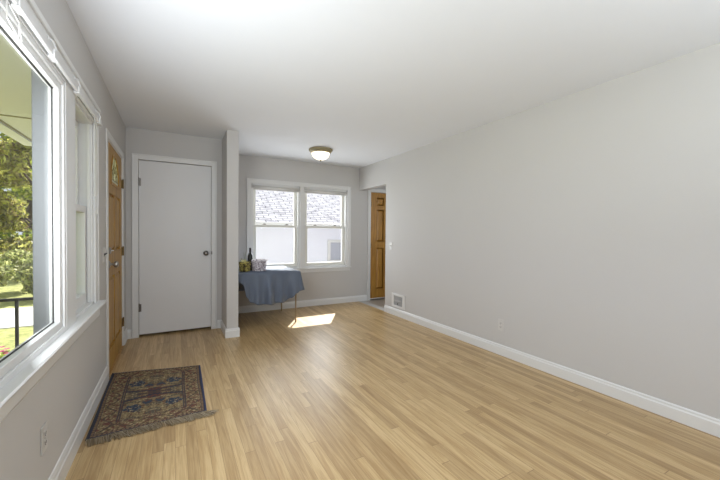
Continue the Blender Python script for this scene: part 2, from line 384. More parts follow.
struct('exterior_cladding', wallmesh('X', XL-.110, XL-.099, YR, YB+.15, -.5, H, [PWH, DWH, FD]), 'exterior', 'pale painted outer face of the front wall')
# roof edge above the back wall (shades the upper sashes) and porch soffit
struct('roof_eave', BX((XL-.7, XH+.4, YB+.15, YB+1.0, 2.3, 2.52)), 'soffit', 'roof overhang above the rear windows')

BB = [(0, 0), (.015, 0), (.015, .078), (.010, .088), (.010, .098), (.004, .106), (0, .106)]
BBL = [(0, 0), (.016, 0), (.016, .085), (.012, .092), (.010, .108), (.005, .124), (0, .128)]
def base(name, pr, segs, label):
    bm = bmesh.new()
    for s in segs: prof(bm, pr, *s)
    struct(name, bm, 'trim', label)
base('baseboard_left', BBL, [((XL, YR), (XL, FD[0]-.065), (1, 0)), ((XL, FD[1]+.065), (XL, YC), (1, 0))], 'white stepped baseboard under the front windows')
base('baseboard_right', BB, [((XR, YR), (XR, 4.52), (-1, 0))], 'white baseboard along the long right wall')
base('baseboard_back', BB, [((SX1, YB), (BD[0]-.07, YB), (0, -1))], 'white baseboard below the twin window')
base('baseboard_closet', BB, [((XL, YC), (CD[0]-.07, YC), (0, -1)), ((CD[1]+.07, YC), (SX0, YC), (0, -1))], 'short white baseboards beside the closet door')
base('baseboard_stub', BB, [((SX0, SY), (SX0, YC), (-1, 0)), ((SX0-.015, SY), (SX1+.015, SY), (0, -1)), ((SX1, SY), (SX1, YB), (1, 0))], 'white baseboard wrapped round the projecting wall end')

# ---- casing helper: frame around an opening, mitred look with a back band
def casing(bm, axis, face, sgn, s0, s1, z0, z1, wd, th=.018, bottom=False, outer=True):
    def b(sa, sb, za, zb, t0, t1):
        p, q = sorted((face+sgn*t0, face+sgn*t1))
        if axis == 'X': box(bm, p, q, sa, sb, za, zb)
        else: box(bm, sa, sb, p, q, za, zb)
    zb_ = z0-wd if bottom else z0
    b(s0-wd, s0, zb_, z1+wd, 0, th); b(s1, s1+wd, zb_, z1+wd, 0, th); b(s0, s1, z1, z1+wd, 0, th)
    if bottom: b(s0, s1, z0-wd, z0, 0, th)
    if outer:
        k = .014
        b(s0-wd-.001, s0-wd+k, zb_-(.001 if bottom else 0), z1+wd+.001, 0, th+.007); b(s1+wd-k, s1+wd+.001, zb_-(.001 if bottom else 0), z1+wd+.001, 0, th+.007); b(s0-wd+k, s1+wd-k, z1+wd-k, z1+wd+.001, 0, th+.007)

# ---- front picture window (window_1)
w1 = empty('window_1', (XL, (PW[0]+PW[1])/2, PW[2]), 'large fixed picture window on the left looking onto the porch and lawn', 'window', None, 'structure')
bm = bmesh.new()
y0, y1, z0, z1 = PW
g0 = (y0+.07, y1-.068, z0+.058, z1-.062)   # glass edges
fx0, fx1 = XL-.034, XL+.006
box(bm, fx0, fx1, y0, g0[0], z0, z1); box(bm, fx0, fx1, g0[1], y1, z0, z1); box(bm, fx0, fx1, g0[0], g0[1], z0, g0[2]); box(bm, fx0, fx1, g0[0], g0[1], g0[3], z1)
# raised outer stop gives the stepped bands
box(bm, fx1, fx1+.010, y1-.030, y1, z0, z1); box(bm, fx1, fx1+.010, y0, y1-.030, z1-.030, z1); box(bm, fx1, fx1+.010, y0, y1-.030, z0, z0+.026)
box(bm, fx0, XL-.002, y0, y1, .69, z0); box(bm, fx0, XL-.002, y0, y1, z1, 2.05)
obj('frame', bm, 'trim', w1, .003)
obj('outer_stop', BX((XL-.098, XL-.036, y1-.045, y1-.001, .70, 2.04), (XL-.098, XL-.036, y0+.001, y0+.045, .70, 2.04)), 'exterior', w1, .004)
obj('glazing_gasket', BX((XL-.022, XL-.016, g0[1]-.003, g0[1]+.001, g0[2], g0[3]), (XL-.022, XL-.014, g0[0], g0[1], g0[3]-.004, g0[3]+.001), (XL-.022, XL-.016, g0[0], g0[1], g0[2]-.001, g0[2]+.003)), 'dark', w1)
obj('glass_pane', BX((XL-.021, XL-.017, g0[0], g0[1]-.003, g0[2]+.003, g0[3]-.004)), 'glass', w1)

# ---- flanking double hung (window_2)
def double_hung_x(name, W, label):
    y0, y1, z0, z1 = W
    r = empty(name, (XL, (y0+y1)/2, z0), label, 'window', None, 'structure')
    bm = bmesh.new(); t = .018
    box(bm, XL-.11, XL, y0, y0+t, z0, z1); box(bm, XL-.11, XL, y1-t, y1, z0, z1); box(bm, XL-.11, XL, y0, y1, z1-t, z1+.064); box(bm, XL-.11, XL, y0, y1, z0-.045, z0+t)
    box(bm, XL-.028, XL-.010, y1-t-.012, y1-t, z0+t, z1-t); box(bm, XL-.028, XL-.010, y0+t, y0+t+.012, z0+t, z1-t)
    obj('jamb', bm, 'trim', r, .002)
    zm = 1.385
    for nm, xa, xb, za, zb in (('lower_sash', XL-.066, XL-.032, z0+t, zm+.022), ('upper_sash', XL-.104, XL-.070, zm-.022, z1-t)):
        ya, yb = y0+t, y1-t; s = .05
        bm = BX((xa, xb, ya, ya+s, za, zb), (xa, xb, yb-s, yb, za, zb), (xa, xb, ya+s, yb-s, za, za+(.07 if nm == 'lower_sash' else .044)), (xa, xb, ya+s, yb-s, zb-.044, zb))
        so_ = obj(nm, bm, 'trim', r, .003)
        obj('glass_pane', BX((xa+.014, xa+.018, ya+s, yb-s, za+.044, zb-.044)), 'glass', so_)
    return r
double_hung_x('window_2', DW, 'narrow double hung window between picture window and front door')

# casing around both left windows, stool and apron
bm = bmesh.new()
box(bm, XL, XL+.018, PW[1], DW[0], PW[2], PW[3])                       # mullion flat
box(bm, XL, XL+.020, PW[0]-.11, DW[1]+.10, PW[3], PW[3]+.10)           # head
box(bm, XL, XL+.030, PW[0]-.12, DW[1]+.115, PW[3]+.10, PW[3]+.125)     # head cap
box(bm, XL, XL+.014, PW[0]-.11, PW[0], PW[2], PW[3]); box(bm, XL, XL+.014, DW[1], DW[1]+.10, PW[2], PW[3])
box(bm, XL+.014, XL+.018, DW[1]+.086, DW[1]+.10, PW[2], PW[3])
struct('trim_1', bm, 'trim', 'white casing framing both front windows', .002)
bm = bmesh.new()
prof(bm, [(-.05, .715), (.048, .715), (.056, .720), (.058, .728), (.054, .736), (-.05, .738)], (XL, PW[0]-.13), (XL, DW[1]+.135), (1, 0))
prof(bm, [(0, .625), (.012, .625), (.020, .640), (.020, .690), (.028, .705), (.032, .715), (0, .715)], (XL, PW[0]-.11), (XL, DW[1]+.10), (1, 0))
struct('trim_2', bm, 'trim', 'long white sill and apron below the front windows')

# ---- back twin window (window_3, window_4)
def sash_y(r, nm, xa, xb, ya, yb, za, zb, s, sb, st):
    bm = BX((xa, xa+s, ya, yb, za, zb), (xb-s, xb, ya, yb, za, zb), (xa+s, xb-s, ya, yb, za, za+sb), (xa+s, xb-s, ya, yb, zb-st, zb))
    o = obj(nm, bm, 'sash', r, .003)
    obj('glass_pane', BX((xa+s, xb-s, ya+.014, ya+.018, za+sb, zb-st)), 'glass', o)
    return o
def double_hung_y(name, x0, x1, label):
    z0, z1 = BW[2], BW[3]
    r = empty(name, ((x0+x1)/2, YB, z0), label, 'window', None, 'structure')
    t = .030
    bm = BX((x0, x0+t, YB, YB+.13, z0, z1), (x1-t, x1, YB, YB+.13, z0, z1), (x0+t, x1-t, YB, YB+.13, z1-t, z1), (x0+t, x1-t, YB, YB+.13, z0, z0+t))
    obj('jamb', bm, 'trim', r, .002)
    zm = 1.355
    lo = sash_y(r, 'lower_sash', x0+t, x1-t, YB+.035, YB+.068, z0+t, zm+.02, .052, .055, .042)
    up = sash_y(r, 'upper_sash', x0+t, x1-t, YB+.072, YB+.105, zm-.02, z1-t, .052, .042, .040)
    for k in (.27, .73):
        xc = x0+(x1-x0)*k
        bm = bmesh.new(); box(bm, xc-.028, xc+.028, YB+.038, YB+.066, zm+.02, zm+.028); box(bm, xc-.012, xc+.02, YB+.044, YB+.062, zm+.028, zm+.040)
        obj('sash_lock', bm, 'darkmetal', lo, .002)
    return r
xm0, xm1 = 1.828, 1.895
double_hung_y('window_3', BW[0], xm0, 'left unit of the twin window, showing neighbour shingles and plain wall')
double_hung_y('window_4', xm1, BW[1], 'right unit of the twin window, showing the neighbour’s small window')
bm = bmesh.new()
casing(bm, 'Y', YB, -1, BW[0], BW[1], BW[2]+.0, BW[3], .068)
box(bm, xm0, xm1, YB-.016, YB, BW[2], BW[3]); box(bm, xm0, xm1, YB, YB+.12, BW[2], BW[3])
box(bm, BW[0]-.075, BW[1]+.075, YB-.040, YB+.035, BW[2]-.022, BW[2])
box(bm, BW[0]-.062, BW[1]+.062, YB-.016, YB, BW[2]-.075, BW[2]-.022)
struct('trim_3', bm, 'trim', 'white casing, mullion and sill round the twin window', .002)

# roller shade cassettes at the head of each back unit
def shade(x0, x1, label):
    r = empty('window_shade', ((x0+x1)/2, YB, 1.94), label, 'window shade', 'rolled up shades of the twin window')
    bm = bmesh.new(); zc, yc = 1.968, YB-.006
    tube(bm, [(x0+.012, yc, zc), (x1-.012, yc, zc)], .021, 18)
    obj('roller', bm, 'shade', r, 0, True)
    obj('end_bracket', BX((x0+.004, x0+.012, yc-.024, YB+.02, zc-.03, zc+.044)), 'plastic', r)
    obj('end_bracket', BX((x1-.012, x1-.004, yc-.024, YB+.02, zc-.03, zc+.044)), 'plastic', r)
    obj('hem_bar', BX((x0+.03, x1-.03, yc+.012, yc+.020, zc-.046, zc-.004)), 'shade', r, .002)
    return r
shade(BW[0], xm0, 'grey shade rolled up at the top of the left back window')
shade(xm1, BW[1], 'grey shade rolled up at the top of the right back window')

# ---- double curtain rod over the front windows
cr = empty('curtain_rod', (XL, 1.4, 2.1), 'white double curtain rod mounted above the front windows', 'curtain rod')
ya, yb = PW[0]-.1, 3.01
bm = bmesh.new()
prof(bm, [(.030, 1.984), (.038, 1.984), (.043, 1.988), (.043, 2.006), (.038, 2.010), (.030, 2.010)], (XL, ya), (XL, yb), (1, 0))
box(bm, XL+.020, XL+.032, yb-.006, yb, 1.986, 2.008)
obj('front_rod', bm, 'trim', cr, .002)
bm = bmesh.new(); box(bm, XL+.021, XL+.026, ya, yb+.02, 2.030, 2.052); box(bm, XL+.02, XL+.026, yb+.014, yb+.02, 2.02, 2.06)
obj('rear_rod', bm, 'trim', cr, .002)
for yy in (.55, 1.565, 1.93, 2.35, 2.92):
    bm = bmesh.new()
    box(bm, XL+.020, XL+.025, yy-.012, yy+.012, 1.982, 2.074)
    box(bm, XL+.025, XL+.048, yy-.030, yy+.030, 1.978, 1.984); box(bm, XL+.043, XL+.048, yy-.030, yy+.030, 1.984, 2.014)
    tube(bm, [(XL+.024, yy, 2.066), (XL+.036, yy, 2.058), (XL+.044, yy, 2.03), (XL+.044, yy, 2.010)], .004, 8)
    obj('bracket', bm, 'trim', cr, .0015)
bm = bmesh.new()
for k, (y_, zl) in enumerate(((2.80, 1.52), (2.86, 1.40))):
    tube(bm, [(XL+.034, y_, 1.985), (XL+.032, y_+.012, 1.80), (XL+.030, y_+.030, zl)], .003, 6)
    tube(bm, [(XL+.030, y_+.03, zl), (XL+.030, y_+.03, zl-.045)], [.0035, .007], 8)
obj('pull_cord', bm, 'plastic', cr)
bm = bmesh.new()
tube(bm, [(XL+.036, 1.47, 1.985), (XL+.036, 1.47, 1.905), (XL+.036, 1.56, 1.885), (XL+.036, 1.565, 1.94), (XL+.036, 1.49, 1.955)], .0022, 6)
tube(bm, [(XL+.036, 1.565, 1.94), (XL+.036, 1.585, 1.885)], .0022, 6)
obj('cord_loop', bm, 'plastic', cr)

# ------------------------------------------------------------------ doors
def hinge(parent, kind, x, y, z, mat='brass'):
    bm = bmesh.new()
    if kind == 'X':
        tube(bm, [(x+.010, y, z-.045), (x+.010, y, z+.045)], .007, 10); box(bm, x-.002, x+.005, y-.028, y+.028, z-.044, z+.044)
        tube(bm, [(x+.010, y, z+.045), (x+.010, y, z+.055)], [.007, .003], 8)
    else:
        tube(bm, [(x, y-.010, z-.045), (x, y-.010, z+.045)], .007, 10); box(bm, x-.022, x+.022, y-.005, y+.002, z-.044, z+.044)
        tube(bm, [(x, y-.010, z+.045), (x, y-.010, z+.055)], [.007, .003], 8)
    return obj('hinge', bm, mat, parent)
KNOB = [(.031, 0), (.031, .006), (.024, .010), (.011, .013), (.010, .028), (.016, .034), (.026, .042), (.029, .052), (.027, .062), (.018, .069), (.006, .071)]

# front door
d1 = empty('door_1', (XL, (FD[0]+FD[1])/2, 0), 'golden oak front door with arched leaded glass at the far end of left wall', 'door', None, 'structure')
y0, y1, zt = FD[0]+.012, FD[1]-.012, FD[3]-.012
def panel_slab(a0, a1, b0, b1, plane, thick, conv, arch=None, panels=(), depth=.020):
    """slab in (s, z) plane with optional arch hole; panels sunk as grooves with raised field"""
    bm = bmesh.new()
    loops = [[(a0, b0), (a1, b0), (a1, b1), (a0, b1)]]
    if arch:
        cy, zb, ra, hz = arch
        loops.append([(cy-ra, zb), (cy+ra, zb)]+[(cy+ra*math.cos(t), zb+.03+(hz-.03)*math.sin(t)) for t in [math.pi*i/20 for i in range(0, 21)]])
    for (p, q, r_, s_) in panels: loops.append([(p, r_), (q, r_), (q, s_), (p, s_)])
    ed = []
    for l in loops:
        vs = [bm.verts.new((conv(*c, 0))) for c in l]
        ed += [bm.edges.new((vs[i], vs[(i+1) % len(vs)])) for i in range(len(vs))]
    bmesh.ops.triangle_fill(bm, use_beauty=True, edges=ed)
    ext = bmesh.ops.extrude_face_region(bm, geom=bm.faces[:])
    dv = Vector(conv(0, 0, thick))-Vector(conv(0, 0, 0))
    bmesh.ops.translate(bm, vec=dv, verts=[g for g in ext['geom'] if isinstance(g, bmesh.types.BMVert)])
    for (p, q, r_, s_) in panels:      # thin infill with raised pyramid-edged field
        for dep0, dep1 in ((depth, thick-depth),):
            g = .022
            outer0 = [conv(p, r_, dep0), conv(q, r_, dep0), conv(q, s_, dep0), conv(p, s_, dep0)]
            inner = [conv(p+g*1.6, r_+g*1.6, .002), conv(q-g*1.6, r_+g*1.6, .002), conv(q-g*1.6, s_-g*1.6, .002), conv(p+g*1.6, s_-g*1.6, .002)]
            mid = [conv(p+g*.5, r_+g*.5, dep0), conv(q-g*.5, r_+g*.5, dep0), conv(q-g*.5, s_-g*.5, dep0), conv(p+g*.5, s_-g*.5, dep0)]
            o_ = [bm.verts.new(c) for c in outer0]; m_ = [bm.verts.new(c) for c in mid]; i_ = [bm.verts.new(c) for c in inner]
            for k in range(4):
                bm.faces.new((o_[k], o_[(k+1) % 4], m_[(k+1) % 4], m_[k])); bm.faces.new((m_[k], m_[(k+1) % 4], i_[(k+1) % 4], i_[k]))
            bm.faces.new(i_)
            bk = [bm.verts.new(c) for c in [conv(p, r_, dep1), conv(q, r_, dep1), conv(q, s_, dep1), conv(p, s_, dep1)]]
            bm.faces.new(bk)
    return bm
cvx = lambda s, z, d: (XL-.003-d, s, z)
ac, ar = 3.925, .215
pn = [(3.59, 3.70, 1.04, 1.58), (3.765, 3.895, 1.04, 1.58), (3.96, 4.09, 1.04, 1.58), (4.155, 4.265, 1.04, 1.58), (3.60, 3.90, .20, .84), (3.96, 4.26, .20, .84)]
pn = [(3.60, 3.90, 1.06, 1.58), (3.96, 4.26, 1.06, 1.58), (3.60, 3.90, .20, .84), (3.96, 4.26, .20, .84)]
slab = obj('door_panel', panel_slab(y0, y1, .022, zt, 'X', .044, cvx, (ac, 1.69, ar, .25), pn), 'oakdoor', d1)
def archring(cy, zb, ra, hz, rb, hb, d0, d1_, conv):
    bm = bmesh.new(); n = 24
    def lp(r_, h_, e):
        return [(cy-r_, zb-e), (cy+r_, zb-e)]+[(cy+r_*math.cos(t), zb+.03+(h_-.03)*math.sin(t)) for t in [math.pi*i/n for i in range(0, n+1)]]
    A, B = lp(ra, hz, 0), lp(rb, hb, .03)
    for dd in (d0, d1_):
        pass
    va = [[bm.verts.new(conv(*c, d)) for c in A] for d in (d0, d1_)]; vb = [[bm.verts.new(conv(*c, d)) for c in B] for d in (d0, d1_)]
    m_ = len(A)
    for k in range(m_):
        l = (k+1) % m_
        bm.faces.new((va[0][k], va[0][l], vb[0][l], vb[0][k])); bm.faces.new((va[1][k], va[1][l], vb[1][l], vb[1][k]))
        bm.faces.new((va[0][k], va[0][l], va[1][l], va[1][k])); bm.faces.new((vb[0][k], vb[0][l], vb[1][l], vb[1][k]))
    return bm
obj('lite_frame', archring(ac, 1.69, ar-.006, .244, ar+.026, .278, -.006, .006, cvx), 'oakdoor', slab, .003)
bm = bmesh.new(); vs = [bm.verts.new(cvx(*c, .0035)) for c in [(ac-ar, 1.69), (ac+ar, 1.69)]+[(ac+ar*math.cos(t), 1.72+.22*math.sin(t)) for t in [math.pi*i/20 for i in range(0, 21)]]]
fc = bm.faces.new(vs); ex = bmesh.ops.extrude_face_region(bm, geom=[fc]); bmesh.ops.translate(bm, vec=(-.006, 0, 0), verts=[g for g in ex['geom'] if isinstance(g, bmesh.types.BMVert)])
lite = obj('arched_glass', bm, 'leaded', slab)
bm = bmesh.new()
for t in (.5, 1.0, math.pi/2, math.pi-1.0, math.pi-.5):
    tube(bm, [cvx(ac+.07*math.cos(t), 1.72+.07*math.sin(t), .001), cvx(ac+(ar-.01)*math.cos(t), 1.72+.21*math.sin(t), .001)], .0022, 6)
tube(bm, [cvx(ac+.07*math.cos(t), 1.72+.07*math.sin(t), .001) for t in [math.pi*i/12 for i in range(13)]], .0022, 6)
tube(bm, [cvx(ac-.14*math.cos(t)*1, 1.72+.14*math.sin(t), .001) for t in [math.pi*i/12 for i in range(13)]], .0022, 6)
tube(bm, [cvx(ac-ar+.01, 1.715, .001), cvx(ac+ar-.01, 1.715, .001)], .004, 6)
obj('brass_caming', bm, 'brass', slab)
bm = bmesh.new(); casing(bm, 'X', XL, 1, FD[0], FD[1], 0, FD[3], .062, .009, outer=False)
box(bm, XL-.11, XL, FD[0], FD[0]+.010, 0, FD[3]); box(bm, XL-.11, XL, FD[1]-.010, FD[1], 0, FD[3]); box(bm, XL-.11, XL, FD[0]+.01, FD[1]-.01, FD[3]-.010, FD[3])
obj('casing', bm, 'trim', d1, .002)
obj('threshold', BX((XL-.11, XL+.012, FD[0]+.01, FD[1]-.01, .0, .016)), 'oaksill', d1, .003)
for z in (.27, 1.03, 1.745): hinge(d1, 'X', XL, FD[1]-.010, z)
bm = bmesh.new(); lathe(bm, KNOB, (XL-.003, 3.572, .955), 'X', 24); obj('door_knob', bm, 'chrome', d1, 0, True)
bm = bmesh.new(); lathe(bm, [(.029, 0), (.029, .010), (.023, .016), (.006, .017)], (XL-.003, 3.572, 1.075), 'X', 24); box(bm, XL+.014, XL+.030, 3.556, 3.588, 1.070, 1.080)
obj('deadbolt', bm, 'chrome', d1, 0)

# closet door
d2 = empty('door_2', ((CD[0]+CD[1])/2, YC, 0), 'flat white closet door with small metal knob and two hinges', 'door', None, 'structure')
obj('door_panel', BX((CD[0]+.003, CD[1]-.003, YC+.002, YC+.037, .030, CD[3]-.006)), 'doorwhite', d2, .003)
bm = bmesh.new(); casing(bm, 'Y', YC, -1, CD[0], CD[1], 0, CD[3], .064, .014, outer=False)
box(bm, CD[0]-.064, CD[0]-.05, YC-.019, YC, 0, CD[3]+.064); box(bm, CD[1]+.05, CD[1]+.064, YC-.019, YC, 0, CD[3]+.064); box(bm, CD[0]-.05, CD[1]+.05, YC-.019, YC, CD[3]+.05, CD[3]+.064)
box(bm, CD[0], CD[1], YC+.037, YC+.10, CD[3]-.012, CD[3])
obj('casing', bm, 'trim', d2, .003)
for z in (.347, 1.822): hinge(d2, 'Y', CD[0]+.004, YC, z, 'darkmetal')
bm = bmesh.new(); lathe(bm, [(r_, -h) for r_, h in KNOB], (.343, YC+.002, .979), 'Y', 24); obj('door_knob', bm, 'darkmetal', d2, 0, True)
obj('latch_plate', BX((CD[1]-.004, CD[1]+.010, YC-.015, YC-.013, .96, 1.0)), 'darkmetal', d2)

# side door seen through the opening
d3 = empty('door_3', ((BD[0]+BD[1])/2, YB, 0), 'golden pine panel door beyond the opening at the far right corner', 'door', None, 'structure')
cvy = lambda s, z, d: (s, YB+.012+d, z)
pw = [(a_, b_, c_, d_) for a_, b_ in ((3.345, 3.505), (3.755, 3.915)) for c_, d_ in ((.20, .98), (1.10, 1.70), (1.78, 1.93))]
obj('door_panel', panel_slab(BD[0]+.008, BD[1]-.008, .03, BD[3]-.008, 'Y', .04, cvy, None, pw), 'oakdoor2', d3)
bm = bmesh.new(); casing(bm, 'Y', YB, -1, BD[0], BD[1], 0, BD[3], .062)
box(bm, BD[0], BD[0]+.006, YB, YB+.15, 0, BD[3]); box(bm, BD[1]-.006, BD[1], YB, YB+.15, 0, BD[3]); box(bm, BD[0], BD[1], YB, YB+.15, BD[3]-.006, BD[3])
obj('casing', bm, 'trim', d3, .002)
obj('threshold', BX((BD[0]+.006, BD[1]-.006, YB-.02, YB+.15, 0, .024)), 'chrome', d3, .003)
for z in (.25, 1.02, 1.80): hinge(d3, 'Y', BD[0]+.004, YB+.010, z, 'brass')
bm = bmesh.new(); lathe(bm, [(r_, -h) for r_, h in KNOB], (3.99, YB+.012, .95), 'Y', 20); obj('door_knob', bm, 'chrome', d3, 0, True)

# ------------------------------------------------------------------ wall fittings
def plate_x(name, cat, x, sgn, y, z, kind, label, hw=.035, hh=.058):
    r = empty(name, (x, y, z), label, cat)
    def b(d0, d1_, a, b_, c, d): p, q = sorted((x+sgn*d0, x+sgn*d1_)); return (p, q, y+a, y+b_, z+c, z+d)
    obj('plate', BX(b(0, .006, -hw, hw, -hh, hh)), 'plastic', r, .002)
    if kind == 'outlet':
        for dz in (.020, -.020):
            s = obj('socket', BX(b(.006, .0085, -.016, .016, dz-.014, dz+.014)), 'plastic', r, .002)
            obj('slot', BX(b(.0085, .0092, -.008, -.0055, dz-.005, dz+.007), b(.0085, .0092, .0055, .008, dz-.005, dz+.007), b(.0085, .0092, -.002, .002, dz-.011, dz-.007)), 'dark', s)
        bm = bmesh.new(); tube(bm, [(x+sgn*.006, y, z), (x+sgn*.0075, y, z)], .003, 8); obj('screw', bm, 'chrome', r)
    else:
        for dy in ((-.023, .023) if hw > .05 else (0,)):
            bm = bmesh.new(); a = b(.004, .008, dy-.006, dy+.006, -.012, .012); box(bm, *a)
            p = [(x+sgn*.006, y+dy, z), (x+sgn*.022, y+dy, z+.012)]; tube(bm, p, .005, 8)
            obj('toggle', bm, 'plastic' if hw < .05 or dy > 0 else 'dark', r)
    return r
plate_x('wall_outlet', 'outlet', XL, 1, 1.905, .345, 'outlet', 'white outlet low on the left wall below the picture window')
plate_x('wall_outlet', 'outlet', XR, -1, 2.325, .31, 'outlet', 'white outlet low on the long right wall')
plate_x('light_switch', 'light switch', XL, 1, 3.325, 1.055, 'switch', 'double light switch on the wall beside the oak front door', .055)
plate_x('light_switch', 'light switch', XR, -1, 4.365, 1.055, 'switch', 'single light switch on the right wall beside the opening')
# thermostat-free: air return register
rg = empty('air_register', (XR, 4.15, .236), 'white metal air register low on right wall beside the opening', 'vent')
ya, yb, za, zb = 3.985, 4.32, .125, .335
obj('frame', BX((XR-.009, XR, ya, ya+.055, za, zb), (XR-.009, XR, yb-.055, yb, za, zb), (XR-.009, XR, ya+.055, yb-.055, za, za+.035), (XR-.009, XR, ya+.055, yb-.055, zb-.035, zb)), 'trim', rg, .003)
obj('backing', BX((XR-.003, XR-.001, ya+.055, yb-.055, za+.035, zb-.035)), simple('duct_grey', (92, 92, 94), .6), rg)
bm = bmesh.new(); n = 16
for i in range(n):
    yy = ya+.055+(yb-ya-.11)*(i+.5)/n; box(bm, XR-.008, XR-.003, yy-.0035, yy+.0035, za+.035, zb-.035)
box(bm, XR-.009, XR-.004, ya+.055, yb-.055, (za+zb)/2-.004, (za+zb)/2+.004)
tg = obj('louvre', bm, simple('register_grey', (176, 176, 176), .5), rg)
obj('damper_lever', BX((XR-.018, XR-.008, 4.147, 4.157, .175, .20)), 'darkmetal', rg)

# ------------------------------------------------------------------ ceiling light
cl = empty('ceiling_light', (1.822, 4.5, H), 'flush bronze ceiling lamp with glowing frosted dome', 'ceiling light')
bm = bmesh.new(); lathe(bm, [(.166, 0), (.170, -.008), (.168, -.020), (.155, -.034), (.138, -.050), (.128, -.054), (.120, -.048), (.02, -.045)], (1.822, 4.5, H), 'Z', 48)
obj('canopy_ring', bm, 'bronze', cl, 0, True)
bm = bmesh.new(); pr = [(.128, -.046)]+[(.128*math.cos(t), -.052-.098*math.sin(t)) for t in [math.pi/2*i/12 for i in range(12)]]+[(.004, -.150)]
lathe(bm, pr, (1.822, 4.5, H), 'Z', 48); obj('glass_dome', bm, 'dome', cl, 0, True)
bm = bmesh.new(); lathe(bm, [(.004, -.145), (.012, -.150), (.012, -.156), (.006, -.160), (.009, -.166), (.003, -.172)], (1.822, 4.5, H), 'Z', 20); obj('finial', bm, 'bronze', cl, 0, True)

# ------------------------------------------------------------------ card table and cloth
TX0, TX1, TY0, TY1, TZ = .685, 1.52, 4.475, 5.325, .715
tb = empty('card_table', ((TX0+TX1)/2, (TY0+TY1)/2, 0), 'folding card table with thin metal legs under a blue cloth', 'table')
obj('tabletop', BX((TX0, TX1, TY0, TY1, TZ-.022, TZ-.003)), 'tan_metal', tb, .004)
obj('apron', BX((TX0+.02, TX1-.02, TY0+.02, TY0+.035, TZ-.06, TZ-.022), (TX0+.02, TX1-.02, TY1-.035, TY1-.02, TZ-.06, TZ-.022), (TX0+.02, TX0+.035, TY0+.035, TY1-.035, TZ-.06, TZ-.022), (TX1-.035, TX1-.02, TY0+.035, TY1-.035, TZ-.06, TZ-.022)), 'tan_metal', tb)
for (lx, ly) in ((.703, 4.53), (.703, 5.275), (1.475, 4.53), (1.485, 5.275)):
    bm = bmesh.new(); tube(bm, [(lx, ly, TZ-.03), (lx, ly, .02), (lx, ly, 0)], [.011, .011, .012], 12)
    lg = obj('leg', bm, 'tan_metal', tb)
    bm = bmesh.new(); sgn = -1 if lx > 1 else 1
    tube(bm, [(lx, ly, .50), (lx+sgn*.16, ly, TZ-.04)], .005, 8); box(bm, lx-.014, lx+.014, ly-.014, ly+.014, .485, .52)
    obj('brace', bm, 'darkmetal', lg)
def cloth():
    bm = bmesh.new(); off = .006; x0, x1, y0, y1 = TX0-off, TX1+off, TY0-off, TY1+off
    # perimeter: front (left to right), right, back, left
    P = []; rc = .02
    def seg(a, b, n, nrm):
        for i in range(n): P.append((a[0]+(b[0]-a[0])*i/n, a[1]+(b[1]-a[1])*i/n, nrm[0], nrm[1]))
    def arc(cx, cy, a0, a1, n):
        for i in range(n): t = a0+(a1-a0)*i/n; P.append((cx+rc*math.cos(t), cy+rc*math.sin(t), math.cos(t), math.sin(t)))
    seg((x0+rc, y0), (x1-rc, y0), 90, (0, -1)); arc(x1-rc, y0+rc, -math.pi/2, 0, 8)
    seg((x1, y0+rc), (x1, y1-rc), 90, (1, 0)); arc(x1-rc, y1-rc, 0, math.pi/2, 8)
    seg((x1-rc, y1), (x0+rc, y1), 90, (0, 1)); arc(x0+rc, y1-rc, math.pi/2, math.pi, 8)
    seg((x0, y1-rc), (x0, y0+rc), 90, (-1, 0)); arc(x0+rc, y0+rc, math.pi, math.pi*1.5, 8)
    def interp(t, K):
        for (a, va), (b, vb) in zip(K, K[1:]):
            if t <= b: u = (t-a)/(b-a+1e-9); u = u*u*(3-2*u); return va+(vb-va)*u
        return K[-1][1]
    def hem(i):
        if i < 90: return interp(i/90, [(0, .62), (.06, .58), (.12, .42), (.20, .335), (.30, .305), (.55, .30), (.72, .305), (.84, .36), (.93, .43), (1, .455)])
        if i < 98: return .455
        if i < 188: return interp((i-98)/90, [(0, .455), (.1, .46), (.3, .43), (.6, .40), (1, .44)])
        if i < 196: return .45
        if i < 286: return .36
        if i < 294: return .46
        if i < 384: return interp((i-294)/90, [(0, .46), (.4, .36), (.8, .36), (1, .50)])
        return interp((i-384)/8, [(0, .50), (1, .62)])
    rows = 16; rings = []
    n = len(P); L = 0
    for j in range(rows+1):
        f = j/rows; ring = []
        for i, (x, y, nx, ny) in enumerate(P):
            hz = hem(i)+.004*math.sin(i*.35); z = TZ-(TZ-hz)*f
            fold = (.030*math.sin(i*.16+1.0)+.024*(abs(math.sin(i*.17+.4))**2.2*2-1)+.010*math.sin(i*.41+2))*min(1, f*1.3)
            corner = math.exp(-((i-94)/9)**2)+math.exp(-((i-192)/9)**2)
            flare = f*(.020+.055*corner)
            if i < 88: flare += .012*f
            d = flare+fold*.9*(1 if i < 196 else .5)
            d = max(d, -.004 + .002*f)
            if 300 < i < 392 or 196 <= i < 286: d = min(max(d, .0)*.35, .012)
            q = TZ+.001 if j == 0 else z
            ring.append(bm.verts.new((x+nx*d, y+ny*d, q)))
        rings.append(ring)
    for j in range(rows):
        for i in range(n):
            bm.faces.new((rings[j][i], rings[j][(i+1) % n], rings[j+1][(i+1) % n], rings[j+1][i]))
    bm.faces.new(rings[0])
    return bm
o = tag(obj('tablecloth', cloth(), 'cloth', None, 0, True), 'slate blue cloth draped over the card table', 'tablecloth')
so_ = o.modifiers.new('thick', 'SOLIDIFY'); so_.thickness = .0016; so_.offset = 1
TOP = TZ+.0035

